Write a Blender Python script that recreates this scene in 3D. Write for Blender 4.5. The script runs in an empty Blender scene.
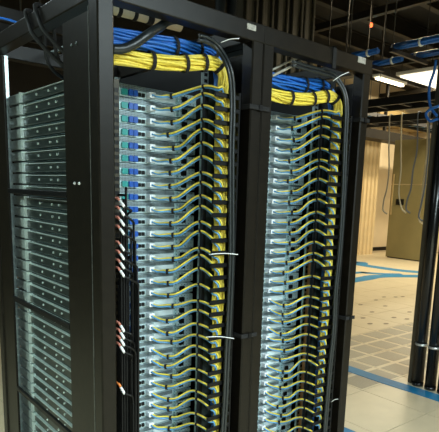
import bpy, math, random
from mathutils import Matrix, Vector
random.seed(7)
SC = bpy.context.scene
COL = SC.collection

# ------------------------------------------------------------------ camera
F_PX, CX, CY = 532.674, 262.105, 295.049            # in a 439 x 432 frame
YAW, PIT, ROLL = 0.738102, 0.184032, 0.042586
CAM = Vector((-0.695192, -1.479956, 1.560936))
fw = Vector((math.sin(YAW)*math.cos(PIT), math.cos(YAW)*math.cos(PIT), -math.sin(PIT)))
rt0 = Vector((math.cos(YAW), -math.sin(YAW), 0)); up0 = rt0.cross(fw)
rt = math.cos(ROLL)*rt0 + math.sin(ROLL)*up0
up = -math.sin(ROLL)*rt0 + math.cos(ROLL)*up0
cd = bpy.data.cameras.new('camera'); cam = bpy.data.objects.new('camera', cd); COL.objects.link(cam)
cd.sensor_width = 36; cd.lens = F_PX*36/439
cd.shift_x = (219.5-CX)/439; cd.shift_y = (CY-216)/439
cd.clip_start = 0.02; cd.clip_end = 100
cam.matrix_world = Matrix(((rt.x, up.x, -fw.x, CAM.x), (rt.y, up.y, -fw.y, CAM.y), (rt.z, up.z, -fw.z, CAM.z), (0, 0, 0, 1)))
SC.camera = cam

def on(u, v, axis, val):
    """point where the sight line through photo pixel (u, v) meets the plane axis = val"""
    d = rt*((u-CX)/F_PX) - up*((v-CY)/F_PX) + fw
    return CAM + d*((val-CAM[axis])/d[axis])

# ------------------------------------------------------------------ world, exposure
w = bpy.data.worlds.new('world'); SC.world = w; w.use_nodes = True
w.node_tree.nodes['Background'].inputs[0].default_value = (0.75, 0.9, 1.0, 1)
w.node_tree.nodes['Background'].inputs[1].default_value = 0.012
SC.view_settings.view_transform = 'Standard'; SC.view_settings.look = 'None'
SC.view_settings.exposure = 0.0; SC.view_settings.gamma = 1.0; SC.view_settings.use_curve_mapping = False

COOL = (0.80, 0.97, 1.0); WARM = (1.0, 0.84, 0.55)
def area(name, loc, sx, sy, power, col, rot=(0, 0, 0)):
    l = bpy.data.lights.new(name, 'AREA'); l.shape = 'RECTANGLE'; l.size = sx; l.size_y = sy
    l.energy = power; l.color = col
    o = bpy.data.objects.new(name, l); COL.objects.link(o); o.location = loc; o.rotation_euler = rot
    return o
# ceiling fixtures (their housings are built further down): x, y, z, length along x, length along y, watts, colour
FIX = [(1.0, -2.5, 2.9, 1.5, 0.22, 195, COOL),
       (-1.0, -4.0, 2.45, 1.5, 0.22, 340, COOL),  # unseen fixture added as frontal fill for the server rears
       (-2.1, 0.7, 2.7, 0.22, 1.5, 85, (0.74, 1.0, 0.92)),
       (-0.4, 1.75, 3.05, 1.5, 0.22, 24, COOL),  # unseen fixture added to brighten the silver front rail edges
       (4.6, -1.2, 3.4, 1.5, 0.22, 40, WARM),
       (5.6, 2.6, 4.3, 1.5, 0.22, 90, WARM),
       (8.95, 5.48, 4.0, 0.95, 0.12, 60, WARM),
       (9.6, 2.4, 4.3, 1.5, 0.22, 90, WARM),
       (12.6, 6.7, 4.8, 1.5, 0.22, 170, WARM)]  # extra fixture added to light the tan structure under the roof
for i, (x, y, z, sx, sy, pw, c) in enumerate(FIX):
    area('fixture_light', (x, y, z-0.055), sx*0.96, sy*0.8, pw, c)

area('panel_light', (11.0, 4.3, 3.93), 4.0, 1.1, 190, (1.0, 0.88, 0.64))

# ------------------------------------------------------------------ materials
def mat(name, col, rough=0.5, metal=0.0, noise=0.0, scale=20.0, bump=0.0, emit=None, estr=0.0, spec=0.5):
    m = bpy.data.materials.new(name); m.use_nodes = True
    nt = m.node_tree; b = nt.nodes['Principled BSDF']
    b.inputs['Base Color'].default_value = (*col, 1); b.inputs['Roughness'].default_value = rough
    b.inputs['Metallic'].default_value = metal; b.inputs['Specular IOR Level'].default_value = spec
    if noise or bump:
        tc = nt.nodes.new('ShaderNodeTexCoord'); n = nt.nodes.new('ShaderNodeTexNoise')
        n.inputs['Scale'].default_value = scale; n.inputs['Detail'].default_value = 4
        nt.links.new(tc.outputs['Object'], n.inputs['Vector'])
        if noise:
            r = nt.nodes.new('ShaderNodeValToRGB')
            r.color_ramp.elements[0].position = 0.3; r.color_ramp.elements[1].position = 0.7
            r.color_ramp.elements[0].color = (*[c*(1-noise) for c in col], 1)
            r.color_ramp.elements[1].color = (*[min(1, c*(1+noise)) for c in col], 1)
            nt.links.new(n.outputs['Fac'], r.inputs['Fac']); nt.links.new(r.outputs['Color'], b.inputs['Base Color'])
        if bump:
            bm_ = nt.nodes.new('ShaderNodeBump'); bm_.inputs['Strength'].default_value = bump; bm_.inputs['Distance'].default_value = 0.002
            nt.links.new(n.outputs['Fac'], bm_.inputs['Height']); nt.links.new(bm_.outputs['Normal'], b.inputs['Normal'])
    if emit:
        b.inputs['Emission Color'].default_value = (*emit, 1); b.inputs['Emission Strength'].default_value = estr
    return m

def mat_perforated(name, base, hole, scale, thr=0.30, metal=0.4, rough=0.45):
    """plate with a staggered pattern of small punched holes"""
    m = bpy.data.materials.new(name); m.use_nodes = True
    nt = m.node_tree; b = nt.nodes['Principled BSDF']
    tc = nt.nodes.new('ShaderNodeTexCoord'); v = nt.nodes.new('ShaderNodeTexVoronoi')
    v.inputs['Scale'].default_value = scale; v.inputs['Randomness'].default_value = 0.0
    nt.links.new(tc.outputs['Object'], v.inputs['Vector'])
    r = nt.nodes.new('ShaderNodeValToRGB'); r.color_ramp.interpolation = 'CONSTANT'
    r.color_ramp.elements[0].color = (*hole, 1); r.color_ramp.elements[1].color = (*base, 1)
    r.color_ramp.elements[1].position = thr
    nt.links.new(v.outputs['Distance'], r.inputs['Fac']); nt.links.new(r.outputs['Color'], b.inputs['Base Color'])
    b.inputs['Metallic'].default_value = metal; b.inputs['Roughness'].default_value = rough
    return m

M = dict(
    black=mat('black_powder_coat', (0.0080, 0.0063, 0.0040), 0.38, 0.0, 0.25, 30, 0.15, spec=0.22),
    blackdeep=mat('black_plastic', (0.0030, 0.0032, 0.0034), 0.45, spec=0.25),
    panel=mat('charcoal_panel', (0.030, 0.042, 0.041), 0.4, 0.0, 0.15, 25),
    steel=mat('galvanised_steel', (0.42, 0.50, 0.49), 0.34, 0.75, 0.2, 60),
    steeldark=mat('slide_rail_steel', (0.030, 0.040, 0.037), 0.35, 0.4, 0.25, 40),
    bright=mat('bright_zinc', (0.74, 0.86, 0.82), 0.3, 0.55, 0.1, 50),
    bracket=mat('grey_bracket', (0.34, 0.39, 0.375), 0.45, 0.4, 0.2, 60),
    chassis=mat('server_sheet_metal', (0.46, 0.60, 0.63), 0.42, 0.25, 0.15, 40),
    vent=mat_perforated('vent_mesh', (0.22, 0.28, 0.30), (0.015, 0.02, 0.022), 170, 0.40),
    psu=mat_perforated('psu_grille', (0.52, 0.70, 0.74), (0.02, 0.05, 0.06), 75, 0.42),
    plate=mat('pale_cover_plate', (0.70, 0.84, 0.88), 0.4, 0.1, 0.05, 40),
    green=mat('green_port', (0.02, 0.27, 0.26), 0.4),
    bport=mat('blue_port', (0.014, 0.085, 0.40), 0.35),
    wport=mat('white_plug', (0.80, 0.85, 0.88), 0.35),
    yellow=mat('yellow_cable_jacket', (0.86, 0.68, 0.085), 0.42, 0, 0.12, 80),
    blue=mat('blue_cable_jacket', (0.018, 0.14, 0.52), 0.4, 0, 0.15, 80),
    palecable=mat('pale_blue_cable_jacket', (0.11, 0.32, 0.58), 0.38, 0, 0.15, 80),
    velcro=mat('black_velcro', (0.005, 0.005, 0.0055), 0.85),
    conduit=mat('dark_grey_conduit', (0.014, 0.018, 0.019), 0.38, 0, 0.15, 60),
    white=mat('white_plastic', (0.85, 0.86, 0.84), 0.4),
    sticker=mat('grey_white_sticker', (0.36, 0.34, 0.30), 0.5, 0, 0.3, 150),
    trim=mat('edge_highlight_grey', (0.11, 0.115, 0.105), 0.4, 0.3, 0.3, 60),  # lighter grey that paints the highlight along the post edges
    red=mat('red_sleeve', (0.48, 0.17, 0.12), 0.45),
    orange=mat('orange_sleeve', (0.75, 0.22, 0.05), 0.45),
    copper=mat('copper_strip', (0.50, 0.22, 0.08), 0.4, 0.3),
    tile=mat('beige_floor_tile', (0.56, 0.49, 0.34), 0.42, 0, 0.05, 6),
    joint=mat('floor_joint', (0.40, 0.33, 0.22), 0.6),
    gtile=mat_perforated('grey_perforated_tile', (0.33, 0.30, 0.22), (0.22, 0.20, 0.155), 60, 0.3, 0.0, 0.5),
    slot=mat('dark_slot', (0.16, 0.125, 0.075), 0.6),
    tape=mat('blue_floor_tape', (0.003, 0.17, 0.36), 0.6, 0, 0.12, 12),
    rail=mat('brown_rail', (0.034, 0.027, 0.014), 0.5, 0.2, 0.2, 50),
    dark=mat('darkened_wall', (0.012, 0.011, 0.009), 0.8, 0, 0.2, 2),  # wall colour darkened in place of shade
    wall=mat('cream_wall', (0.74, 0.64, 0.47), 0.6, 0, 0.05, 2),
    pleat=mat('tan_pleated_panel', (0.70, 0.56, 0.33), 0.55, 0, 0.06, 3),
    olive=mat('olive_door_paint', (0.22, 0.19, 0.085), 0.45, 0, 0.05, 3),
    ceil=mat('dark_ceiling', (0.006, 0.0055, 0.0045), 0.8, 0, 0.3, 3),
    beam=mat('dark_roof_steel', (0.012, 0.010, 0.007), 0.6, 0, 0.2, 6),
    tan=mat('tan_duct', (0.40, 0.30, 0.14), 0.5, 0, 0.15, 4),
    tray=mat('black_ladder_steel', (0.012, 0.011, 0.010), 0.45),
    pole=mat('black_gloss_pipe', (0.008, 0.008, 0.008), 0.22),
    riser=mat('dark_brown_column', (0.055, 0.045, 0.027), 0.4, 0, 0.15, 10),
    clamp=mat('silver_clamp', (0.75, 0.76, 0.75), 0.28, 0.8),
    tubecool=mat('cool_tube', (0.9, 0.95, 1), 0.4, emit=(0.85, 0.97, 1.0), estr=6),
    tubewarm=mat('warm_tube', (1, 0.9, 0.7), 0.4, emit=(1.0, 0.86, 0.56), estr=7),
    lum=mat('luminous_panel', (1, 0.95, 0.85), 0.4, emit=(1.0, 0.93, 0.76), estr=1.5),
    redlamp=mat('red_lamp', (1, 0.2, 0.05), 0.4, emit=(1.0, 0.12, 0.03), estr=3),
    greycable=mat('grey_cable', (0.36, 0.34, 0.28), 0.5),
    creamcable=mat('cream_cable', (0.68, 0.60, 0.42), 0.5),
    slate=mat('slate_blue_cable', (0.14, 0.17, 0.22), 0.5),
)

# ------------------------------------------------------------------ mesh helpers
class MB:
    def __init__(self): self.v = []; self.f = []; self.sm = []
    def quadbox(self, c8):
        n = len(self.v); self.v += [tuple(c) for c in c8]
        for q in ((0, 3, 2, 1), (4, 5, 6, 7), (0, 1, 5, 4), (1, 2, 6, 5), (2, 3, 7, 6), (3, 0, 4, 7)):
            self.f.append(tuple(n+i for i in q)); self.sm.append(False)
        return self
    def box(self, x0, x1, y0, y1, z0, z1):
        return self.quadbox([(x0, y0, z0), (x1, y0, z0), (x1, y1, z0), (x0, y1, z0), (x0, y0, z1), (x1, y0, z1), (x1, y1, z1), (x0, y1, z1)])
    def cbox(self, x0, x1, y0, y1, z0, z1, c=0.004, axis=2):
        """box with its four edges along one axis chamfered"""
        a = [(x0, x1), (y0, y1), (z0, z1)]; i, j = [k for k in range(3) if k != axis]
        (p0, p1), (q0, q1) = a[i], a[j]
        prof = [(p0+c, q0), (p1-c, q0), (p1, q0+c), (p1, q1-c), (p1-c, q1), (p0+c, q1), (p0, q1-c), (p0, q0+c)]
        return self.prism(prof, a[axis][0], a[axis][1], axis)
    def prism(self, prof, t0, t1, axis=2):
        n = len(self.v); k = len(prof)
        i, j = [q for q in range(3) if q != axis]
        for t in (t0, t1):
            for (p, q) in prof:
                c = [0, 0, 0]; c[i] = p; c[j] = q; c[axis] = t; self.v.append(tuple(c))
        for a in range(k):
            b = (a+1) % k; self.f.append((n+a, n+b, n+k+b, n+k+a)); self.sm.append(False)
        self.f.append(tuple(n+a for a in reversed(range(k)))); self.sm.append(False)
        self.f.append(tuple(n+k+a for a in range(k))); self.sm.append(False)
        return self
    def tube(self, pts, r, sides=7, cap=True):
        pts = [Vector(p) for p in pts]; n0 = len(self.v); m = len(pts)
        ref = None
        for i, p in enumerate(pts):
            t = (pts[min(i+1, m-1)]-pts[max(i-1, 0)]).normalized()
            if ref is None:
                ref = t.cross(Vector((0, 0, 1)) if abs(t.z) < 0.9 else Vector((1, 0, 0))).normalized()
            ref = (ref-t*ref.dot(t)).normalized(); bn = t.cross(ref)
            rr = r[i] if isinstance(r, (list, tuple)) else r
            for s in range(sides):
                a = 2*math.pi*s/sides; self.v.append(tuple(p+ref*(rr*math.cos(a))+bn*(rr*math.sin(a))))
        for i in range(m-1):
            for s in range(sides):
                a = n0+i*sides+s; b = n0+i*sides+(s+1) % sides
                self.f.append((a, b, b+sides, a+sides)); self.sm.append(True)
        if cap:
            self.f.append(tuple(n0+s for s in reversed(range(sides)))); self.sm.append(False)
            self.f.append(tuple(n0+(m-1)*sides+s for s in range(sides))); self.sm.append(False)
        return self
    def ring(self, c, axis, R, r, n=14, s=6, sx=1.0):
        """torus band round a bundle; axis = direction the bundle runs"""
        axis = Vector(axis).normalized(); a1 = axis.cross(Vector((0, 0, 1)) if abs(axis.z) < 0.9 else Vector((1, 0, 0))).normalized(); a2 = axis.cross(a1)
        n0 = len(self.v); c = Vector(c)
        for i in range(n):
            t = 2*math.pi*i/n; d = a1*math.cos(t)+a2*math.sin(t)
            for k in range(s):
                q = 2*math.pi*k/s; self.v.append(tuple(c+d*(R+r*0.5*math.cos(q))+axis*(r*sx*math.sin(q))))
        for i in range(n):
            for k in range(s):
                self.f.append((n0+i*s+k, n0+((i+1) % n)*s+k, n0+((i+1) % n)*s+(k+1) % s, n0+i*s+(k+1) % s)); self.sm.append(True)
        return self
    def oval(self, c, a1, a2, t, h1, h2, th, wd, n=14):
        """flat oval wrap: half-axes h1 along a1 and h2 along a2 (inside), thickness th, width wd along t"""
        n0 = len(self.v); c = Vector(c)
        for i in range(n):
            q = 2*math.pi*i/n; k = 1/math.cos(math.pi/n)
            for (e, o) in ((0, -wd/2), (th, -wd/2), (th, wd/2), (0, wd/2)):
                self.v.append(tuple(c+a1*((h1*k+e)*math.cos(q))+a2*((h2*k+e)*math.sin(q))+t*o))
        for i in range(n):
            for k in range(4):
                self.f.append((n0+i*4+k, n0+((i+1) % n)*4+k, n0+((i+1) % n)*4+(k+1) % 4, n0+i*4+(k+1) % 4)); self.sm.append(False)
        return self
    def mesh(self, name, m):
        me = bpy.data.meshes.new(name); me.from_pydata(self.v, [], self.f); me.update()
        me.polygons.foreach_set('use_smooth', self.sm)
        me.materials.append(M[m] if isinstance(m, str) else m)
        return me
    def obj(self, name, m, parent=None):
        return link(name, self.mesh(name, m), parent)

def link(name, me, parent=None, loc=None):
    o = bpy.data.objects.new(name, me); COL.objects.link(o)
    if parent is not None: o.parent = parent
    if loc is not None: o.location = loc
    return o
def tag(o, label=None, cat=None, group=None, kind=None):
    if label: o['label'] = label
    if cat: o['category'] = cat
    if group: o['group'] = group
    if kind: o['kind'] = kind
    return o
def thing(name, label, cat, loc=(0, 0, 0), group=None):
    o = bpy.data.objects.new(name, None); COL.objects.link(o); o.location = loc; o.empty_display_size = 0.05
    return tag(o, label, cat, group)
def copy_tree(o, parent=None):
    c = o.copy(); COL.objects.link(c); c.parent = parent
    for ch in o.children: copy_tree(ch, c)
    return c
def spline(pts, n=6):
    """Catmull-Rom through the points"""
    P = [Vector(p) for p in pts]; P = [P[0]*2-P[1]]+P+[P[-1]*2-P[-2]]; out = []
    for i in range(1, len(P)-2):
        for k in range(n):
            t = k/n; a, b, c, d = P[i-1], P[i], P[i+1], P[i+2]
            out.append(0.5*((2*b)+(c-a)*t+(2*a-5*b+4*c-d)*t*t+(3*b-a-3*c+d)*t**3))
    out.append(P[-2]); return out

# ------------------------------------------------------------------ the room
XL, XR, YN, YF, ZC = -4.5, 15.0, -4.5, 8.7, 5.0
floor = tag(MB().box(XL, XR, YN, YF, -0.06, -0.006).obj('floor', 'joint'), kind='structure')
TS = 0.6; GX, GY = 2.2, 0.466
tile_me = MB().box(0.003, TS-0.003, 0.003, TS-0.003, -0.006, 0.0).mesh('tile', 'tile')
ptile_me = MB().box(0.026, 0.274, 0.026, 0.274, -0.001, 0.0015).mesh('perforated_panel', 'gtile')
slot_me = MB().prism([(0.045*math.cos(a*0.785)+0.3, 0.03*math.sin(a*0.785)+0.3) for a in range(8)], 0.0002, 0.0015).mesh('lift_slot', 'slot')
far = MB(); picked = []
for i in range(-12, 22):
    for j in range(-9, 14):
        x, y = GX+i*TS, GY+j*TS
        if x < XL or y < YN or x+TS > XR or y+TS > YF: continue
        d = (x-CAM.x)**2+(y-CAM.y)**2
        near_view = (x > 1.3 and x < 8.2 and -0.2 < y < 4.7 and 0.30 < (y+0.3-CAM.y)/(x+0.3-CAM.x) < 1.25) or (-0.4 < x < 1.3 and 1.0 < y < 3)
        (picked if near_view else far.v and picked[:0] or []).append((i, j, x, y)) if near_view else far.box(x+0.003, x+TS-0.003, y+0.003, y+TS-0.003, -0.006, 0.0)
for (i, j, x, y) in picked: link('tile', tile_me, floor, (x, y, 0))
tag(far.obj('tile_field', 'tile', floor), kind='stuff')
for i in range(2, 12):
    for j in range(2, 6):
        link('perforated_panel', ptile_me, floor, (GX+i*0.3, GY+j*0.3, 0))
for u, v in ((360.5, 304.8), (395.7, 297), (402.7, 296.7), (385.3, 306), (409.6, 312), (394, 317.5), (407, 319), (370, 323.7), (386, 323.7), (384, 297), (372, 312), (376, 300), (363, 318)):
    p = on(u, v, 2, 0.0); link('lift_slot', slot_me, floor, (p.x-0.3, p.y-0.3, 0))

tag(MB().box(XL, XR, YN, YF, ZC, ZC+0.1).obj('ceiling', 'ceil'), kind='structure')
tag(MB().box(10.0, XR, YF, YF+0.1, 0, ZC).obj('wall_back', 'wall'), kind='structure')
tag(MB().box(XL, 10.0, YF, YF+0.1, 0, ZC).obj('wall_back_dark', 'dark'), kind='structure')  # dark stretch stands in for the unlit background
tag(MB().box(XR, XR+0.1, YN, YF, 0, ZC).obj('wall_right', 'wall'), kind='structure')
tag(MB().box(XL-0.1, XL, YN, YF, 0, ZC).obj('wall_left', 'dark'), kind='structure')
tag(MB().box(XL, XR, YN-0.1, YN, 0, ZC).obj('wall_near', 'dark'), kind='structure')  # unseen wall darkened to cut reflections on the posts
tag(MB().box(XL, XR, YF-0.02, YF, 0, 0.11).obj('baseboard_back', 'blackdeep'), kind='structure')
n = 0
for y in (-3.2, -1.9, 0.2, 1.4, 2.6, 3.8, 5.0, 6.2, 7.4):      # roof steel running along the racks
    n += 1
    b = MB().box(XL, XR, y-0.06, y+0.06, ZC-0.03, ZC).box(XL, XR, y-0.015, y+0.015, ZC-0.28, ZC-0.03).box(XL, XR, y-0.06, y+0.06, ZC-0.31, ZC-0.28)
    tag(b.obj('trim_%d' % n, 'beam'), kind='structure')
for x in (-2, 1.0, 4.0, 7.0, 10.0, 13.0):
    n += 1
    tag(MB().box(x-0.05, x+0.05, YN, YF, ZC-0.42, ZC-0.31).obj('trim_%d' % n, 'beam'), kind='structure')

# pleated tan partition, olive door leaf and header beam at the far side
part = thing('pleated_partition', 'tan vertically pleated partition against the far wall beside the black baseboard', 'partition', (11.0, 8.1, 0))
for k in range(13):
    x = -1.0+k*0.18
    MB().prism([(x, 0.0), (x+0.045, -0.07), (x+0.135, -0.07), (x+0.18, 0.0), (x+0.18, 0.03), (x, 0.03)], 0.0, 3.3).obj('pleat', 'pleat', part)
od = thing('olive_door', 'tall olive drab sliding door leaf with a small dark plaque', 'door', (12.0, 6.0, 0))
MB().cbox(0, 0.08, 0.0, 1.36, 0.02, 2.02, 0.01).obj('lower_panel', 'olive', od)
MB().cbox(0, 0.08, 0.0, 1.36, 2.035, 3.2, 0.01).obj('upper_panel', 'olive', od)
pq = on(400, 202, 0, 12.0)
MB().box(-0.02, 0, pq.y-6.0-0.12, pq.y-6.0+0.12, pq.z-0.08, pq.z+0.08).obj('plaque', 'blackdeep', od)
MB().box(-0.05, 0, 1.27, 1.30, 1.2, 2.3).obj('pull_handle', 'tan', od)
MB().box(0.0, 0.07, 0.05, 1.3, 0, 0.03).obj('floor_guide', 'blackdeep', od)
hb = thing('header_beam', 'dark boxed header beam above the pleated partition and olive door', 'beam', (0, 0, 0))
MB().box(8.5, 15.0, 7.62, 7.9, 3.22, 3.45).obj('web', 'tray', hb)
MB().box(8.5, 15.0, 7.5, 8.0, 3.19, 3.22).obj('flange', 'beam', hb)
for x in (9.2, 12.0, 14.5):
    MB().box(x, x+0.06, 7.72, 7.8, 3.45, ZC).obj('hanger', 'beam', hb)
# tan air duct lit by the warm lamps
dk = thing('air_duct', 'tan sheet metal air duct running high along the far wall', 'duct', (0, 0, 0))
MB().cbox(8.0, 14.9, 8.12, 8.6, 3.75, 4.2, 0.04, 0).obj('duct_body', 'tan', dk)
for x in (8.6, 9.8, 11.0, 12.2, 13.4, 14.6): MB().box(x, x+0.05, 8.09, 8.685, 3.72, 4.23).obj('flange', 'tan', dk)

# ------------------------------------------------------------------ server racks
W = 0.61; D = 1.04; HT = 2.138
def make_rack(ox, label):
    r = thing('server_rack', label, 'rack', (ox, 0, 0))
    def chan(x0, x1, y0, y1): MB().cbox(x0, x1, y0, y1, 0.05, HT-0.06, 0.0045).obj('post', 'black', r)
    chan(0.0, 0.050, 0.0, 0.057); chan(0.56, W-0.001, 0.0, 0.057); chan(0.0, 0.050, D-0.055, D); chan(0.56, W-0.001, D-0.055, D)
    for x0, x1 in ((0.0055, 0.014), (W-0.015, W-0.0065)):
        MB().box(0.0002 if x0 < 0.1 else W-0.0022, 0.0022 if x0 < 0.1 else W-0.0012, 0.0572, 0.0602, 0.05, HT-0.075).obj('edge_highlight', 'trim', r)  # thin lighter strip stands in for the bright highlight line
        p = MB().cbox(x0, x1, 0.0605, 0.255, 0.05, HT-0.085, 0.002).obj('side_panel', 'black', r)
        if x0 < 0.1:
            for z in (1.575, 0.62, 1.98):
                for y in (0.15, 0.185): MB().ring((x0, y, z), (1, 0, 0), 0.0035, 0.004, 8, 4).obj('screw', 'clamp' if z == 1.575 else 'steeldark', p)
        MB().cbox(x0, x1, 0.845, D-0.0565, 0.05, HT-0.085, 0.002).obj('side_panel', 'black', r)
        for z in (1.538, 1.094, 0.695, 0.30): MB().cbox(x0-0.001, x1+0.002, 0.255, 0.845, z-0.010, z+0.010, 0.002, 1).obj('side_bar', 'blackdeep', r)
    for y0, y1 in ((-0.002, 0.055), (D-0.053, D+0.002)):
        MB().cbox(0.0, W-0.001, y0, y1, HT-0.06, HT, 0.003, 0).obj('top_beam', 'black', r)
        MB().cbox(0.0, W-0.001, y0, y1, 0.0, 0.05, 0.003, 0).obj('base_beam', 'black', r)
    for x0, x1 in ((0.001, 0.05), (W-0.051, W-0.002)):
        MB().cbox(x0, x1, 0.055, D-0.053, HT-0.058, HT-0.001, 0.003, 1).obj('top_beam', 'black', r)
        MB().cbox(x0, x1, 0.055, D-0.053, 0.0, 0.049, 0.003, 1).obj('base_beam', 'black', r)
    # rear and front mounting rails with square holes
    def rail(x0, x1, y, m, hm, face, top=HT-0.06):
        k = MB().box(x0, x1, y, y+0.012, 0.05, top).obj('mounting_rail', m, r)
        h = MB(); z = 0.15; c = (x0+x1)/2 if x0 > 0.3 else x1-0.0095
        while z < top-0.02:
            if face == 'rear': h.box(c-0.007, c+0.007, y-0.0012, y+0.001, z-0.006, z+0.006); z += 0.04445/2
            else: h.box(x0-0.0012, x0+0.001, y+0.001, y+0.011, z-0.004, z+0.004); z += 0.04445/3
        tag(h.obj('rail_holes', hm, k), kind='stuff')
    rail(0.078, 0.120, 0.110, 'rail', 'blackdeep', 'rear', 1.893)
    for z in (0.12, 0.9, 1.875): MB().box(0.0135, 0.0785, 0.112, 0.122, z-0.012, z+0.012).obj('rail_bracket', 'black', r)
    MB().box(0.549, 0.557, 0.145, 0.95, 0.06, HT-0.07).obj('inner_panel', 'blackdeep', r)
    rail(0.034, 0.060, 0.955, 'steel', 'blackdeep', 'side')
    rail(0.522, 0.548, 0.235, 'steel', 'blackdeep', 'rear')
    rail(0.535, 0.56, 0.955, 'bright', 'blackdeep', 'side')
    return r
rack1 = make_rack(0.0, 'black server rack with open side bars showing the flanks of its servers')
rack2 = make_rack(W, 'black server rack next to the tiled floor, with a white top corner cap')
for (rk, nm, u0, v0, u1, v1, lab) in ((rack1, 'label_sticker', 247, 23, 255.5, 31.5, 'white sticker'), (rack2, 'corner_cap', 358, 56, 365, 64.5, 'white corner cap')):
    a, b = on(u0, v0, 1, -0.002), on(u1, v1, 1, -0.002); ox = rk.location.x
    MB().cbox(a.x-ox, b.x-ox, -0.0045, -0.0018, b.z, a.z, 0.001, 1).obj(nm, 'sticker', rk)['label'] = lab

# ------------------------------------------------------------------ servers
U = 0.04445; Z0 = 1.9
def server_meshes():
    g = {}
    g['chassis'] = MB().cbox(0.072, 0.520, 0.292, 0.972, -0.0208, 0.0208, 0.0012, 1).mesh('chassis', 'chassis')
    g['added_flank_sheet'] = MB().box(0.0705, 0.0722, 0.294, 0.970, -0.0206, 0.0206).mesh('added_flank_sheet', 'steeldark')  # sheet added to darken the flank so only the lip reads bright
    g['slide_rail'] = MB().cbox(0.060, 0.0708, 0.300, 0.800, -0.0180, 0.0105, 0.003, 1).mesh('slide_rail', 'steeldark')
    g['rail_highlight'] = MB().box(0.0575, 0.0708, 0.300, 0.800, 0.0122, 0.0142).mesh('rail_highlight', 'bright')  # bright strip stands in for light reflected between the slide rails
    g['flange'] = MB().box(0.050, 0.072, 0.798, 0.808, -0.0195, 0.0195).mesh('flange', 'bright')
    g['bracket'] = MB().cbox(0.052, 0.0722, 0.812, 0.945, -0.0185, 0.0175, 0.002, 1).mesh('bracket', 'bracket')
    g['screw'] = MB().prism([(0.0042*math.cos(a*math.pi/4), 0.0042*math.sin(a*math.pi/4)) for a in range(8)], -0.003, 0.001, 0).mesh('screw', 'bright')
    g['vent_grille'] = MB().box(0.080, 0.440, 0.2900, 0.2925, 0.0055, 0.0190).mesh('vent_grille', 'vent')
    g['green_port'] = MB().cbox(0.219, 0.241, 0.282, 0.2925, -0.0165, 0.0035, 0.002, 1).mesh('green_port', 'green')
    g['blue_port'] = MB().cbox(0.0, 0.0155, 0.278, 0.2925, -0.0165, 0.0035, 0.002, 1).mesh('blue_port', 'bport')
    g['dark_port'] = MB().cbox(0.0, 0.011, 0.286, 0.2925, -0.014, -0.001, 0.001, 1).mesh('dark_port', 'blackdeep')
    g['plug'] = MB().cbox(0.317, 0.339, 0.262, 0.2925, -0.015, 0.004, 0.002, 1).mesh('plug', 'wport')
    g['cover_plate'] = MB().cbox(0.352, 0.436, 0.2895, 0.2925, -0.0165, 0.0035, 0.001, 1).mesh('cover_plate', 'plate')
    g['power_supply'] = MB().cbox(0.445, 0.519, 0.272, 0.2925, -0.0185, 0.0185, 0.002, 1).mesh('power_supply', 'psu')
    g['power_inlet'] = MB().cbox(0.455, 0.477, 0.266, 0.273, -0.010, 0.009, 0.002, 1).mesh('power_inlet', 'blackdeep')
    return g
G = server_meshes()
def make_server(ox, z, label, group):
    s = thing('rack_server', label, 'server', (ox, 0, z), group)
    for k in ('chassis', 'added_flank_sheet', 'slide_rail', 'rail_highlight', 'flange', 'bracket', 'vent_grille', 'green_port', 'plug', 'cover_plate'): link(k, G[k], s)
    for x in (0.2445, 0.2625): link('blue_port', G['blue_port'], s, (x, 0, 0))
    for x in (0.284, 0.299): link('dark_port', G['dark_port'], s, (x, 0, 0))
    ps = link('power_supply', G['power_supply'], s); link('power_inlet', G['power_inlet'], ps)
    rl = [c for c in s.children if c.name.startswith('slide_rail')][0]
    for y in (0.643, 0.523, 0.457): link('screw', G['screw'], rl, (0.0597, y, -0.003))
    return s
NROW = 38
s1 = make_server(0, Z0, 'thin silver rack server with blue rear ports in the rack with open side bars', 'servers of the rack with open side bars')
s2 = make_server(W, Z0, 'thin silver rack server in the rack next to the beige tiled floor', 'servers of the rack next to the tiled floor')
for i in range(1, NROW):
    for s in (s1, s2):
        c = copy_tree(s); c.location.z = Z0-U*i

# ------------------------------------------------------------------ vertical cable managers
def make_manager(ox, label, fx):
    m = thing('cable_manager', label, 'cable manager', (ox, 0, 0))
    MB().box(0.452, 0.560, 0.128, 0.136, 0.10, 1.925).obj('back_panel', 'panel', m)
    MB().cbox(0.446, 0.462, 0.110, 0.1285, 0.10, 1.925, 0.002).obj('edge_strip', 'blackdeep', m)
    MB().cbox(0.5235, 0.5315, 0.020, 0.1285, 0.10, 1.905, 0.002).obj('side_wall', 'blackdeep', m)
    fm = MB().cbox(fx, 0.5245, 0.020, 0.028, -0.0078, 0.0078, 0.002, 0).mesh('finger', 'blackdeep')
    for i in range(NROW): link('finger', fm, m, (0, 0, Z0-U*i-0.012))
    return m
make_manager(0, 'charcoal vertical cable manager with black fingers in the rack with open side bars', 0.422)
make_manager(W, 'charcoal vertical cable manager with black fingers in the rack next to the tiled floor', 0.400)

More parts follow.
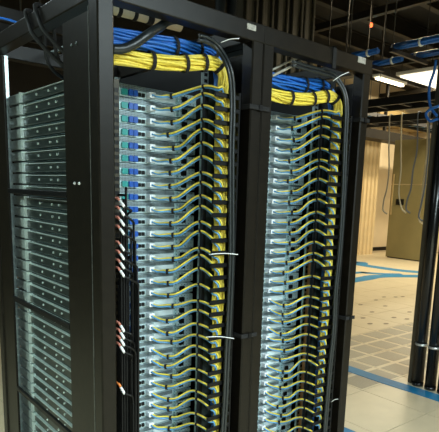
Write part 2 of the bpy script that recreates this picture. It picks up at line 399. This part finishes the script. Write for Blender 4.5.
# ------------------------------------------------------------------ patch cables, one yellow and one blue for each server
def patch_cables(ox, rk):
    rnd = random.Random(11+rk); where = ('the open-sided rack', 'the tiled-floor rack')[rk]
    for i in range(34):
        z = Z0-U*i
        rise = (0.020, 0.040)[i] if i < 2 else (0.052 if i < 16 else 0.033)+rnd.uniform(-0.010, 0.010)
        sag = 0.006+(0.014 if i > 17 else 0.004)*rnd.random()+(0.008 if i > 17 else 0)
        tx = 0.372+rnd.uniform(-0.014, 0.014); ty = 0.205+rnd.uniform(-0.01, 0.01); tz = z-sag
        ez = z+0.004
        line = [(0.328, 0.264, z-0.0055), (0.342, 0.243, z-0.008-sag*0.35), (tx-0.010, ty+0.014, tz+0.0005), (tx, ty, tz), (tx+0.018, ty-0.026, tz+0.008),
                (0.420, 0.137, z+rise*0.74), (0.431, 0.100, z+rise), (0.440, 0.066, z+rise*0.80), (0.450, 0.0435, z+rise*0.45),
                (0.460, 0.0368, ez+0.011), (0.469, 0.0365, ez), (0.473, 0.0365, ez-0.016)]
        # turn of the pair about its line: blue in front up to the tie, then yellow in front, last one above the other
        turn = [1.5, 1.2, 0.7, 0.2, -0.5, -0.8, -0.8, -0.6, -0.3, 0.0, 0.0, 0.0]
        n = 5; C_ = [Vector((p.x+ox, p.y, p.z)) for p in spline(line, n)]; m = len(C_); fr = []
        for k in range(m):
            t = (C_[min(k+1, m-1)]-C_[max(k-1, 0)]).normalized()
            b = t.cross(Vector((0, 0, 1)))
            if k > 9*n: b = Vector((0, -1, 0))
            b = (b-t*b.dot(t)).normalized(); nn = b.cross(t)
            q = k/n; j = min(int(q), len(turn)-2); ph = turn[j]+(turn[j+1]-turn[j])*(q-j)
            fr.append((t, nn*math.cos(ph)-b*math.sin(ph), b*math.cos(ph)+nn*math.sin(ph)))
        made = []
        for c in range(2):
            col, name, nm = (('palecable', 'blue_patch_cable', 'blue'), ('yellow', 'yellow_patch_cable', 'yellow'))[c]
            o = MB().tube([p+f[1]*(0.0039*(2*c-1)) for p, f in zip(C_, fr)], 0.0034, 6).obj(name, col)
            made.append(tag(o, '%s patch cable curving from a server to the cable manager of %s' % (nm, where), 'cable', '%s patch cables of %s' % (nm, where)))
        for k in (3*n, 6*n):
            t, a2, a1 = fr[k]
            MB().oval(C_[k], a1, a2, t, 0.0051, 0.0086, 0.0013, 0.009).obj('tie_wrap', 'velcro', made[1])
patch_cables(0, 0); patch_cables(W, 1)

# ------------------------------------------------------------------ thick cable bundles: across the rack top, then down behind the fingers
def bundle(name, label, cat, path, R, col, nst, straps, rs, seed, tails, tailz, Rend, tail_c, tail_r):
    """strands across the rack top; the bundle narrows from R to Rend where it turns down"""
    rnd = random.Random(seed); b = thing(name, label, cat, path[0])
    base = Vector(path[0]); SP = spline(path, 6); m = len(SP); k0 = m-1-18
    rad = [R if i <= k0 else R+(Rend-R)*min(1.0, (i-k0)/12) for i in range(m)]
    for k in range(nst):
        a = 2.399963*k; q = math.sqrt((k+0.5)/nst)*0.97; ph = rnd.uniform(0, 6.28); pts = []
        for i, p in enumerate(SP):
            t = (SP[min(i+1, m-1)]-SP[max(i-1, 0)]).normalized(); n1 = t.cross(Vector((0, 1, 0)))
            n1 = n1.normalized() if n1.length > 0.2 else Vector((1, 0, 0)); n2 = t.cross(n1)
            aa = a+0.05*i+0.25*math.sin(i*0.3+ph)
            pts.append(p-base+n1*(q*rad[i]*math.cos(aa))+n2*(q*rad[i]*math.sin(aa)))
        if k < tails:
            # the strand goes on down the cable manager and ends at its own height
            zend = tailz[0]+(tailz[1]-tailz[0])*(k+0.5)/tails
            x0 = tail_c[0]-base.x+rnd.uniform(-1, 1)*tail_r[0]; y0 = tail_c[1]-base.y+rnd.uniform(-1, 1)*tail_r[1]
            zz = pts[-1].z-0.04; ph2 = rnd.uniform(0, 6.28)
            while zz+base.z > zend:
                wob = tail_r[2]*math.sin(zz*26+ph2); pts.append(Vector((x0+wob, y0+0.003*math.cos(zz*31+ph2), zz))); zz -= 0.03
        MB().tube(pts, rs, 6).obj('cable', col, b)
    for s_ in straps:
        i = int(s_*(m-1)); t = (SP[min(i+1, m-1)]-SP[max(i-1, 0)]).normalized()
        a1 = t.cross(Vector((0, 1, 0))).normalized(); a2 = t.cross(a1)
        MB().oval(SP[i]-base, a1, a2, t, rad[i]+rs, rad[i]+rs, 0.0016, 0.012, 20).obj('strap', 'velcro', b)
    return b
rackn = ('the open-sided rack', 'the tiled-floor rack')
yel = [[(0.062, 0.118, 1.952), (0.11, 0.100, 1.955), (0.19, 0.088, 1.960), (0.27, 0.084, 1.966), (0.35, 0.082, 1.978), (0.42, 0.076, 1.992), (0.462, 0.070, 1.990), (0.484, 0.064, 1.965), (0.486, 0.062, 1.925)],
       [(0.062, 0.118, 1.946), (0.11, 0.100, 1.942), (0.19, 0.088, 1.940), (0.27, 0.084, 1.943), (0.35, 0.082, 1.956), (0.42, 0.076, 1.974), (0.455, 0.070, 1.973), (0.480, 0.064, 1.949), (0.484, 0.062, 1.912)]]
blu = [[(0.062, 0.140, 2.009), (0.11, 0.122, 2.012), (0.19, 0.110, 2.017), (0.27, 0.107, 2.022), (0.35, 0.110, 2.032), (0.42, 0.120, 2.036), (0.468, 0.124, 2.030), (0.499, 0.116, 2.000), (0.499, 0.1045, 1.955), (0.498, 0.104, 1.92)],
       [(0.062, 0.140, 2.003), (0.11, 0.122, 1.999), (0.19, 0.110, 1.998), (0.27, 0.107, 2.001), (0.35, 0.110, 2.011), (0.42, 0.120, 2.022), (0.460, 0.124, 2.018), (0.494, 0.116, 1.992), (0.495, 0.1045, 1.95), (0.494, 0.104, 1.91)]]
for rk in (0, 1):
    ox = W*rk
    bundle('yellow_cable_bundle', 'thick bundle of yellow cables strapped across the top of %s' % rackn[rk], 'cable bundle',
           [(p[0]+ox, p[1], p[2]) for p in yel[rk]], 0.0235, 'yellow', 26, (0.30, 0.48, 0.62, 0.80), 0.0045, 21+rk, 24, (1.80, 0.45), 0.0165, (0.489+ox, 0.062), (0.0215, 0.012, 0.0035))
    bundle('blue_cable_bundle', 'thick bundle of blue cables lying above the yellow bundle in %s' % rackn[rk], 'cable bundle',
           [(p[0]+ox, p[1], p[2]) for p in blu[rk]], 0.0265, 'blue', 28, (0.40, 0.55, 0.72), 0.0044, 31+rk, 14, (1.70, 0.40), 0.0155, (0.5095+ox, 0.1045), (0.006, 0.0105, 0.002))

# ------------------------------------------------------------------ black cables hanging in the racks, conduit on the beam
def cable(name, label, cat, pts, r, m, group=None, n=6, sides=8):
    return tag(MB().tube(spline(pts, n), r, sides).obj(name, m), label, cat, group)
c = cable('conduit', 'thick dark grey conduit rising over the bundles to the rack top beam', 'conduit',
          [on(112, 49, 1, 0.045), on(124, 48.5, 1, 0.04), on(136, 43, 1, 0.035), on(150, 33, 1, 0.034), on(160, 27, 1, 0.062), on(172, 20, 1, 0.0725), on(196, 22, 1, 0.0725), on(206, 27, 1, 0.0715)], 0.0135, 'conduit')
for k, (pl, rk) in enumerate(((((206, 27), (215, 34), (224, 48), (230, 70), (233, 100), (232, 150), (232, 205), (232, 255), (230, 310), (228, 350), (226, 400), (224, 432)), 0),
                              (((300, 52), (316, 56), (331, 64), (342, 78), (347, 100), (346, 150), (344, 205), (341, 250), (337, 290), (335, 330), (331, 370), (326, 432)), 1))):
    for d in range(2):
        pts = [on(u-2, v, 1, 0.010) for u, v in pl]
        pts = [Vector((p.x, 0.036 if p.z > 2.02 else p.y, min(p.z, 2.045))) for p in pts]
        p0 = pts[-1]; pts += [Vector((p0.x, p0.y, z)) for z in (p0.z-0.2, 0.35, 0.08)]
        if d:
            side = []
            for i, p in enumerate(pts):
                t = pts[min(i+1, len(pts)-1)]-pts[max(i-1, 0)]; t.y = 0; t.normalize()
                side.append(p+Vector((-t.z, 0, t.x))*0.0135)
            pts = side
        o = cable('power_cable', 'black power cable hanging down beside the %s' % ('double post', 'post next to the tiled floor')[rk], 'cable', pts, 0.0060, 'conduit', 'black cables hanging beside the posts')
# straps round the posts
def post_strap(ox, x0, x1, z, label):
    r = thing('post_strap', label, 'strap', (ox, 0, z))
    MB().cbox(x0, x1, -0.0075, -0.0035, -0.008, 0.008, 0.001, 0).obj('band', 'velcro', r)
    MB().cbox(x0-0.004, x0, -0.0075, 0.05, -0.008, 0.008, 0.001, 1).obj('side_loop', 'velcro', r)
    MB().cbox((x0+x1)/2-0.008, (x0+x1)/2+0.008, -0.0105, -0.0075, -0.010, 0.010, 0.001, 1).obj('buckle', 'blackdeep', r)
for (u, v, x0, x1, ox, lb) in ((258, 108, 0.553, 0.645, 0, 'black strap round the double post near the cable bundles'), (244, 336, 0.553, 0.625, 0, 'black strap low on the double post'),
                               (347, 318, 0.553, 0.612, W, 'black strap low on the post next to the tiled floor'), (362, 120, 0.553, 0.612, W, 'black strap high on the post next to the tiled floor')):
    post_strap(ox, x0, x1, on(u, v, 1, 0).z, lb)
st = thing('beam_strap', 'black strap wrapped round the top beam of the far rack', 'strap', (0, 0, 0))
p = on(334, 52, 1, 0)
MB().box(p.x-0.010, p.x+0.010, -0.006, -0.002, HT-0.075, HT+0.004).obj('front_band', 'velcro', st); MB().box(p.x-0.010, p.x+0.010, -0.006, 0.06, HT, HT+0.004).obj('top_band', 'velcro', st)
# white zip tie tails sticking out
for (u0, v0, u1, v1, lb) in ((221, 42.5, 239, 38.5, 'white zip tie tail poking out beside the blue bundle under the label sticker'), (209, 254.5, 238, 254.5, 'long white zip tie tail halfway down the double post'),
                             (206, 337, 234, 338.5, 'white zip tie tail low on the double post'), (333, 81, 349, 72, 'white zip tie tail by the blue bundle next to the white corner cap'),
                             (331, 402, 338, 399, 'small white zip tie tail near the foot of the far rack')):
    a, b = on(u0, v0, 1, 0.02), on(u1, v1, 1, -0.012); m_ = (a+b)/2+Vector((0, 0, 0.004))
    tag(MB().tube(spline([a, m_, b], 4), 0.0016, 5).obj('zip_tie', 'white'), lb, 'zip tie')
# upright copper strip behind the far rack's cables
tag(MB().box(W+0.535, W+0.541, 0.205, 0.232, 0.3, 1.35).obj('copper_strip', 'copper'), 'thin copper coloured strip standing upright between the cables of the far rack', 'strip')
cable('pale_cable', 'pale cable slanting under the top beam of the rack beside the tiled floor', 'cable', [on(272, 76, 1, 0.064), on(290, 67, 1, 0.064), on(306, 58, 1, 0.0635)], 0.005, 'greycable', 'pale cables under the far top beam')
cable('pale_cable', 'pale cable slanting under the top beam of the rack beside the tiled floor', 'cable', [on(272, 70, 1, 0.1), on(288, 62, 1, 0.1), on(300, 57, 1, 0.09)], 0.004, 'greycable', 'pale cables under the far top beam')

# ------------------------------------------------------------------ black power cords with white and red sleeved plugs on the left rear rail
plug_rows = [198, 207, 217, 226, 242, 251, 260, 268, 323, 330, 337, 344, 385]
lanes = sorted([(0.128+0.0095*c, 0.079-0.0095*d) for c in (2, 1, 0) for d in range(5)], key=lambda l: -math.hypot(l[0]-0.121, l[1]-0.038))[2:]      # each cord hangs in a lane of its own, the highest in the deepest
for k, v in enumerate(plug_rows):
    a = on(116.0, v, 1, 0.052); a.x = max(a.x, 0.0835)
    o_ = thing('sleeved_power_cable', ('black power cord with white plug and red sleeve beside the dark mounting rail' if v < 380 else 'black power cord with orange sleeve beside the dark mounting rail'),
               'power cord', a, 'sleeved cords on the dark mounting rail' if v < 380 else None)
    q = on(124.5, v+9, 1, 0.040)-a
    MB().tube([Vector((0, 0.0585, 0)), Vector((0, 0.008, 0)), Vector((0, 0, 0)), q*0.30], 0.0040, 7).obj('sleeve', 'red' if v < 380 else 'orange', o_)
    MB().tube([q*0.28, q*0.8, q], [0.0046, 0.0046, 0.0036], 7).obj('plug_body', 'white', o_)
    lx, ly = lanes[k]; lx -= a.x; ly -= a.y; ex = Vector((0.121-a.x, 0.037-a.y, q.z-0.012)); zl = ex.z-0.012; bot = 0.16-a.z
    e = Vector((lx, ly, 0)); dr = (e-Vector((ex.x, ex.y, 0))); near = e-dr*min(0.35, 0.004/dr.length)
    pts = [q*0.92, (q+ex)/2+Vector((0, 0, 0.001)), ex, Vector((near.x, near.y, zl)), Vector((lx, ly, zl-0.016)), Vector((lx, ly, zl-0.05)), Vector((lx, ly, (zl+bot)/2)), Vector((lx, ly, bot))]
    MB().tube(spline(pts, 4), 0.0040, 7).obj('cord', 'blackdeep', o_)
for k in range(16):
    z1 = 1.545-0.035*k if k < 8 else 1.265-0.07*(k-8)
    col_ = k % 3; dep = 5-k//3 if k != 0 else 5                                     # highest cord farthest out from the rail, lower ones behind it
    x = (0.1151, 0.1063, 0.0975)[col_]; y = (0.1035, 0.0947, 0.0859, 0.0771, 0.0683, 0.0595)[dep]
    pts = [(x, 0.111, z1), (x, 0.106, z1), (x, y+0.003, z1-0.001), (x, y, z1-0.006), (x, y, z1-0.03), (x, y, (z1+0.12)/2), (x, y, 0.12)]
    cable('black_power_cable', 'plain black cord running down the dark mounting rail', 'cord', pts, 0.0041, 'blackdeep', 'plain black cords on the dark mounting rail', 4, 7)

# ------------------------------------------------------------------ black pipes and risers
def pipe(loc, r, h, label, group, m='pole', clampz=None):
    o = thing('black_pipe', label, 'pipe', loc, group)
    MB().tube([(0, 0, 0), (0, 0, h)], r, 20).obj('shaft', m, o)
    MB().tube([(0, 0, 0), (0, 0, 0.03)], r*1.05, 20).obj('foot_collar', m, o)
    if clampz:
        for z in clampz: MB().ring((0, 0, z), (0, 0, 1), r+0.002, 0.012, 20, 6).obj('clamp', 'clamp', o)
    return o
for y in (0.864, 0.743, 0.624): pipe((3.31, y, 0), 0.047, 2.74, 'glossy black floor pipe with a silver clamp standing beside the blue floor tape', 'black pipes beside the blue floor tape', clampz=(0.37,))
tag(MB().cbox(3.30, 3.36, 0.922, 0.96, 0, 2.74, 0.004).obj('upright', 'riser'), 'thin dark brown upright next to the black floor pipes', 'post')
for x in (1.47, 1.56): pipe((x, 1.4, 0), 0.032, 4.6, 'dark grey riser pipe rising to the ceiling behind the racks', 'riser pipes behind the racks', 'conduit')
for k, x in enumerate((1.66, 1.80, 1.94, 2.08, 2.20)):
    o = thing('fluted_column', 'dark brown channel column rising to the roof behind the racks', 'column', (x, 1.4, 0), 'channel columns behind the racks')
    MB().cbox(0, 0.105, 0, 0.1, 0, 4.6, 0.008).obj('web', 'riser', o)
    for d in (0.0, 0.085): MB().cbox(d, d+0.02, -0.025, 0.0, 0, 4.6, 0.004).obj('flange', 'riser', o)

# ------------------------------------------------------------------ overhead cable ladders with blue bundles
def ladder(label, p0, length, width, axis, group=None):
    o = thing('cable_ladder', label, 'cable ladder', p0, group)
    def bx(a0, a1, b0, b1, z0, z1): return MB().box(b0, b1, a0, a1, z0, z1) if axis == 'y' else MB().box(a0, a1, b0, b1, z0, z1)
    bx(0, length, 0, 0.03, -0.05, 0.03).obj('side_rail', 'tray', o); bx(0, length, width-0.03, width, -0.05, 0.03).obj('side_rail', 'tray', o)
    rm = bx(0, 0.03, 0.03, width-0.03, -0.035, -0.01).mesh('rung', 'tray')
    for k in range(int(length/0.3)): link('rung', rm, o, (0, 0.1+0.3*k, 0) if axis == 'y' else (0.1+0.3*k, 0, 0))
    for t in (0.15, 0.5, 0.78):
        for e in (0.015, width-0.015):
            q = (e, t*length) if axis == 'y' else (t*length, e)
            MB().tube([(q[0], q[1], 0.03), (q[0], q[1], ZC-0.2-p0[2])], 0.006, 6).obj('hanger_rod', 'beam', o)
    return o
for k in range(9):
    y = -1.45+0.45*k
    o = thing('trapeze_hanger', 'black trapeze hanger carrying the blue bundles over the black floor pipes', 'hanger', (3.08, y, 2.74), 'trapeze hangers under the blue bundles')
    MB().box(0, 0.54, 0, 0.03, 0, 0.03).obj('crossbar', 'tray', o)
    for x in (0.03, 0.51): MB().tube([(x, 0.015, 0.03), (x, 0.015, ZC-0.3-2.74)], 0.005, 6).obj('rod', 'beam', o)
ladder('black cable ladder crossing the tiled hall beyond the blue bundles', (4.25, -0.5, 2.62), 7.0, 0.35, 'y')
ladder('black cable ladder hung above the dangling grey cables', (5.3, -0.5, 2.62), 7.5, 0.35, 'y')
ladder('black cable ladder running high behind the rack with open side bars', (-1.8, 2.3, 2.62), 3.2, 0.4, 'x')
ladder('black cable ladder running across the hall above the far lamps', (5.0, 5.7, 3.35), 8.5, 0.5, 'x')
def tray_bundle(x, z, y0, y1, R, label, seed):
    rnd = random.Random(seed); o = thing('blue_tray_bundle', label, 'cable bundle', (x, y0, z))
    L = y1-y0
    for k in range(9):
        a = 2.4*k; q = R*math.sqrt((k+0.4)/9)*0.75
        MB().tube([(q*math.cos(a+0.2*t), L*t/8, q*math.sin(a+0.2*t)) for t in range(9)], R*0.36, 7).obj('cable', 'blue', o)
    t = 0.1
    while t < L:
        yb = (y0+t+1.45-0.015+0.225) % 0.45-0.225
        if abs(yb) < 0.045: t += 0.06
        MB().ring((0, min(t, L-0.02), 0), (0, 1, 0), R*1.02, 0.012, 12, 5).obj('tie', 'white', o); t += 0.19
    return o
tray_bundle(3.19, 2.801, -0.3, 1.33, 0.028, 'long blue cable bundle with white ties over the black floor pipes', 1)
tray_bundle(3.19, 2.801, 1.47, 1.75, 0.026, 'short blue cable bundle with white ties just above the white rack corner cap', 2)
tray_bundle(3.52, 2.799, -0.3, 1.36, 0.026, 'blue cable bundle with white ties on the outer side of the ladder', 3)
tray_bundle(3.53, 2.801, 1.46, 1.80, 0.026, 'short blue cable bundle with white ties on the outer ladder rail', 4)
# loops of blue cable hanging by the pipes
for k, (pl, lb) in enumerate((([(436, 60), (434, 72), (430, 84), (429, 96), (431, 108), (437, 116)], 'blue cable drooping from a trapeze hanger beside the black pipes'),
                              ([(439, 106), (431, 109), (426, 114), (430, 121), (438, 119)], 'small coil of blue cable at the black pipes'))):
    cable('hanging_blue_cable', lb, 'cable', [on(u, v, 0, 3.22-0.032*k) for u, v in pl], 0.011, 'blue')
# tangle of blue cables on the far ladder
for k in range(8):
    rnd = random.Random(70+k); y = 5.762+0.0535*k
    cable('ladder_cable', 'dull blue cable lying on the ladder across the hall', 'cable', [(5.2+0.6*i, y+rnd.uniform(-0.003, 0.003), 3.362+rnd.uniform(0, 0.012)) for i in range(13)], 0.022, 'palecable' if k % 3 else 'greycable', 'cables on the ladder across the hall', 3, 6)
# thin cables dangling in front of the far wall
for (u0, u1, u2, v2, m_, lb) in ((389, 388, 384, 214, 'greycable', 'grey cable dangling from the ladder in front of the white wall'),
                                 (401, 400, 403, 213, 'creamcable', 'cream cable dangling beside the dark plaque'),
                                 (417, 412, 407, 213, 'slate', 'slate blue cable dangling in front of the olive door'),
                                 (427, 424, 420, 224, 'creamcable', 'long cream cable dangling in front of the olive door'),
                                 (430, 427, 421, 221, 'slate', 'slate cable dangling against the black pipes')):
    pts = [on(u0, 128, 0, 5.286), on(u0, 150, 0, 5.286), on(u1+1, 170, 0, 5.286), on(u1-1, 188, 0, 5.286), on((u1+u2)/2-2, v2-14, 0, 5.286), on(u2-1, v2-4, 0, 5.286), on(u2+3, v2, 0, 5.286)]
    out = 0.03 if u0 == 430 else 0.0; yy = pts[0].y
    pts = [Vector((5.40, yy, 2.628)), Vector((5.345, yy, 2.655)), Vector((5.315, yy, 2.662)), Vector((5.288-out*0.3, yy, 2.645)), Vector((5.286-out, yy, 2.56))]+[Vector((5.286-out, p.y, p.z)) for p in pts[1:]]
    cable('dangling_cable', lb, 'cable', pts, 0.010, m_, None, 5, 6)
# left: cable looped over the side beam of the near rack, thin blue cable on the ladder
for k in range(2):
    y = 0.50-0.09*k
    cable('beam_cable', 'black cable looped over the side top beam of the near rack', 'cable', [(0.16, y-0.14, 1.945), (0.07, y-0.11, 1.96), (-0.007, y-0.06, 2.04), (-0.009, y, 2.10), (-0.007, y+0.03, 2.143), (0.026, y+0.04, 2.1475), (0.057, y+0.05, 2.135), (0.061, y+0.055, 2.09), (0.09, y+0.08, 1.99), (0.2, y+0.1, 1.94)], 0.007, 'velcro', 'cables looped over the side beam')
cable('thin_blue_cable', 'thin blue cable lying on the ladder behind the near rack', 'cable', [on(-30, 14, 1, 2.28), on(0, 18, 1, 2.28), on(12, 21, 1, 2.28), on(24, 25.5, 1, 2.28)], 0.008, 'blue')
a, b = on(44, 57, 0, 0.30), on(64, 43, 0, 0.30)
tag(MB().cbox(0.29, 0.305, min(a.y, b.y)-0.4, max(a.y, b.y)+0.02, a.z-0.008, a.z+0.008, 0.002, 1).obj('steel_strut', 'steel'), 'thin steel strut under the top of the open-sided rack', 'strut')
# cream banded pipe behind the top of the near rack
a, b = on(112, 8, 1, 1.25), on(172, 24, 1, 1.25)
cp = thing('banded_pipe', 'cream pipe with black bands passing high behind the open-sided rack', 'pipe', (0, 0, 0))
MB().tube([a-(b-a)*0.4, b+(b-a)*0.15], 0.03, 14).obj('pipe_body', 'creamcable', cp)
for t in (0.1, 0.35, 0.58, 0.62, 0.85): MB().ring(a+(b-a)*t, b-a, 0.031, 0.012, 14, 6).obj('band', 'velcro', cp)
for t in (-0.2, 0.9):
    q = a+(b-a)*t; MB().tube([q+Vector((0, 0, 0.03)), Vector((q.x, q.y, ZC-0.2))], 0.006, 6).obj('hanger_rod', 'beam', cp)

# ------------------------------------------------------------------ floor tape
def tape(name, label, pts, wd, group=None, h=0.004):
    P = spline(pts, 6); b = MB(); m = len(P); z0, z1 = 0.0003, h
    for i in range(m):
        t = (P[min(i+1, m-1)]-P[max(i-1, 0)]); t.z = 0; t.normalize(); nn = Vector((-t.y, t.x, 0))*wd/2
        b.v += [(P[i].x+nn.x, P[i].y+nn.y, z0), (P[i].x-nn.x, P[i].y-nn.y, z0), (P[i].x-nn.x, P[i].y-nn.y, z1), (P[i].x+nn.x, P[i].y+nn.y, z1)]
    for i in range(m-1):
        for s in range(4): b.f.append((4*i+s, 4*i+(s+1) % 4, 4*i+4+(s+1) % 4, 4*i+4+s)); b.sm.append(False)
    b.f += [(3, 2, 1, 0), (4*m-4, 4*m-3, 4*m-2, 4*m-1)]; b.sm += [False, False]
    return tag(b.obj(name, 'tape'), label, 'floor tape', group)
tape('floor_tape', 'straight blue floor tape line running past the feet of the black pipes', [(3.17, 2.2, 0), (3.15, 1.2, 0), (3.17, 0.6, 0), (3.2, -1.5, 0)], 0.14)
tape('floor_tape', 'blue floor tape line beside the foot of the far rack', [(2.02, 0.9, 0), (2.04, 0.6, 0), (2.1, -1.2, 0)], 0.13)
F = lambda u, v: on(u, v, 2, 0.0)
tape('floor_tape', 'curved blue floor tape sweeping before the pleated partition', [(3.5, 7.3, 0), (6.0, 7.0, 0), F(350, 262.5), F(362, 265), F(385, 268.5), F(405, 271), F(430, 273)], 0.36)
tape('floor_tape', 'bent blue floor tape joining the curved tape before the olive door', [(5.3, 5.2, 0), (6.6, 4.95, 0), F(362, 279), F(376, 276.5), F(400, 276), F(430, 276.5)], 0.34)
tape('floor_tape', 'thin blue floor tape between the curved tape and the bent tape', [(5.0, 6.4, 0), (6.6, 6.1, 0), F(358, 272.7), F(366, 273), F(384, 274), F(402, 274.5)], 0.22, h=0.0055)

# ------------------------------------------------------------------ light fixtures
for i, (x, y, z, sx, sy, pw, c) in enumerate(FIX):
    warm = c is WARM
    lab = ['hanging fluorescent fixture above the rear aisle of the racks', 'added fluorescent fill fixture at the end of the rear aisle', 'hanging fluorescent fixture beside the open side of the rack', 'added unseen fluorescent fixture in the front aisle behind the racks',
           'warm fluorescent fixture over the tiled hall beside the rear aisle', 'warm fluorescent fixture over the grey perforated tiles', 'long warm fluorescent lamp in front of the tan duct', 'warm fluorescent fixture high in the far hall', 'added warm fluorescent fixture close under the roof before the tan duct'][i]
    f = thing('light_fixture', lab, 'light', (x, y, z))
    ax, ay = sx/2, sy/2
    MB().box(-ax-0.02, ax+0.02, -ay-0.02, ay+0.02, 0.0, 0.05).obj('housing', 'white', f)
    for d in (-1, 1):
        pts = [(-ax*0.95, d*ay*0.45, -0.03), (ax*0.95, d*ay*0.45, -0.03)] if sx > sy else [(d*ax*0.45, -ay*0.95, -0.03), (d*ax*0.45, ay*0.95, -0.03)]
        MB().tube(pts, 0.014, 8).obj('tube', 'tubewarm' if warm else 'tubecool', f)
    for d in (-0.8, 0.8):
        q = (d*ax, 0) if sx > sy else (0, d*ay)
        MB().tube([(q[0], q[1], 0.05), (q[0], q[1], ZC-z+0.01)], 0.006, 6).obj('hanger_rod', 'beam', f)
lp = thing('luminous_panel', 'large bright warm white luminous ceiling panel beyond the cable ladders', 'light', (8.6, 3.7, 3.95))
MB().box(0, 4.5, 0, 1.3, 0, 0.03).obj('diffuser', 'lum', lp)
MB().box(-0.06, 4.56, -0.06, 1.36, 0.03, 0.09).obj('frame', 'white', lp)
for x in (0.3, 3.9): MB().tube([(x, 0.8, 0.09), (x, 0.8, ZC-3.95-0.1)], 0.01, 6).obj('hanger_rod', 'beam', lp)
p = on(371, 25, 0, 6.0)
rl = thing('red_indicator_lamp', 'small glowing red lamp hanging from the dark roof steel', 'lamp', p)
MB().ring((0, 0, 0), (0, 0, 1), 0.012, 0.03, 10, 6).obj('bulb', 'redlamp', rl)
MB().tube([(0, 0, 0.02), (0, 0, ZC-0.1-p.z)], 0.012, 6).obj('stem', 'beam', rl)
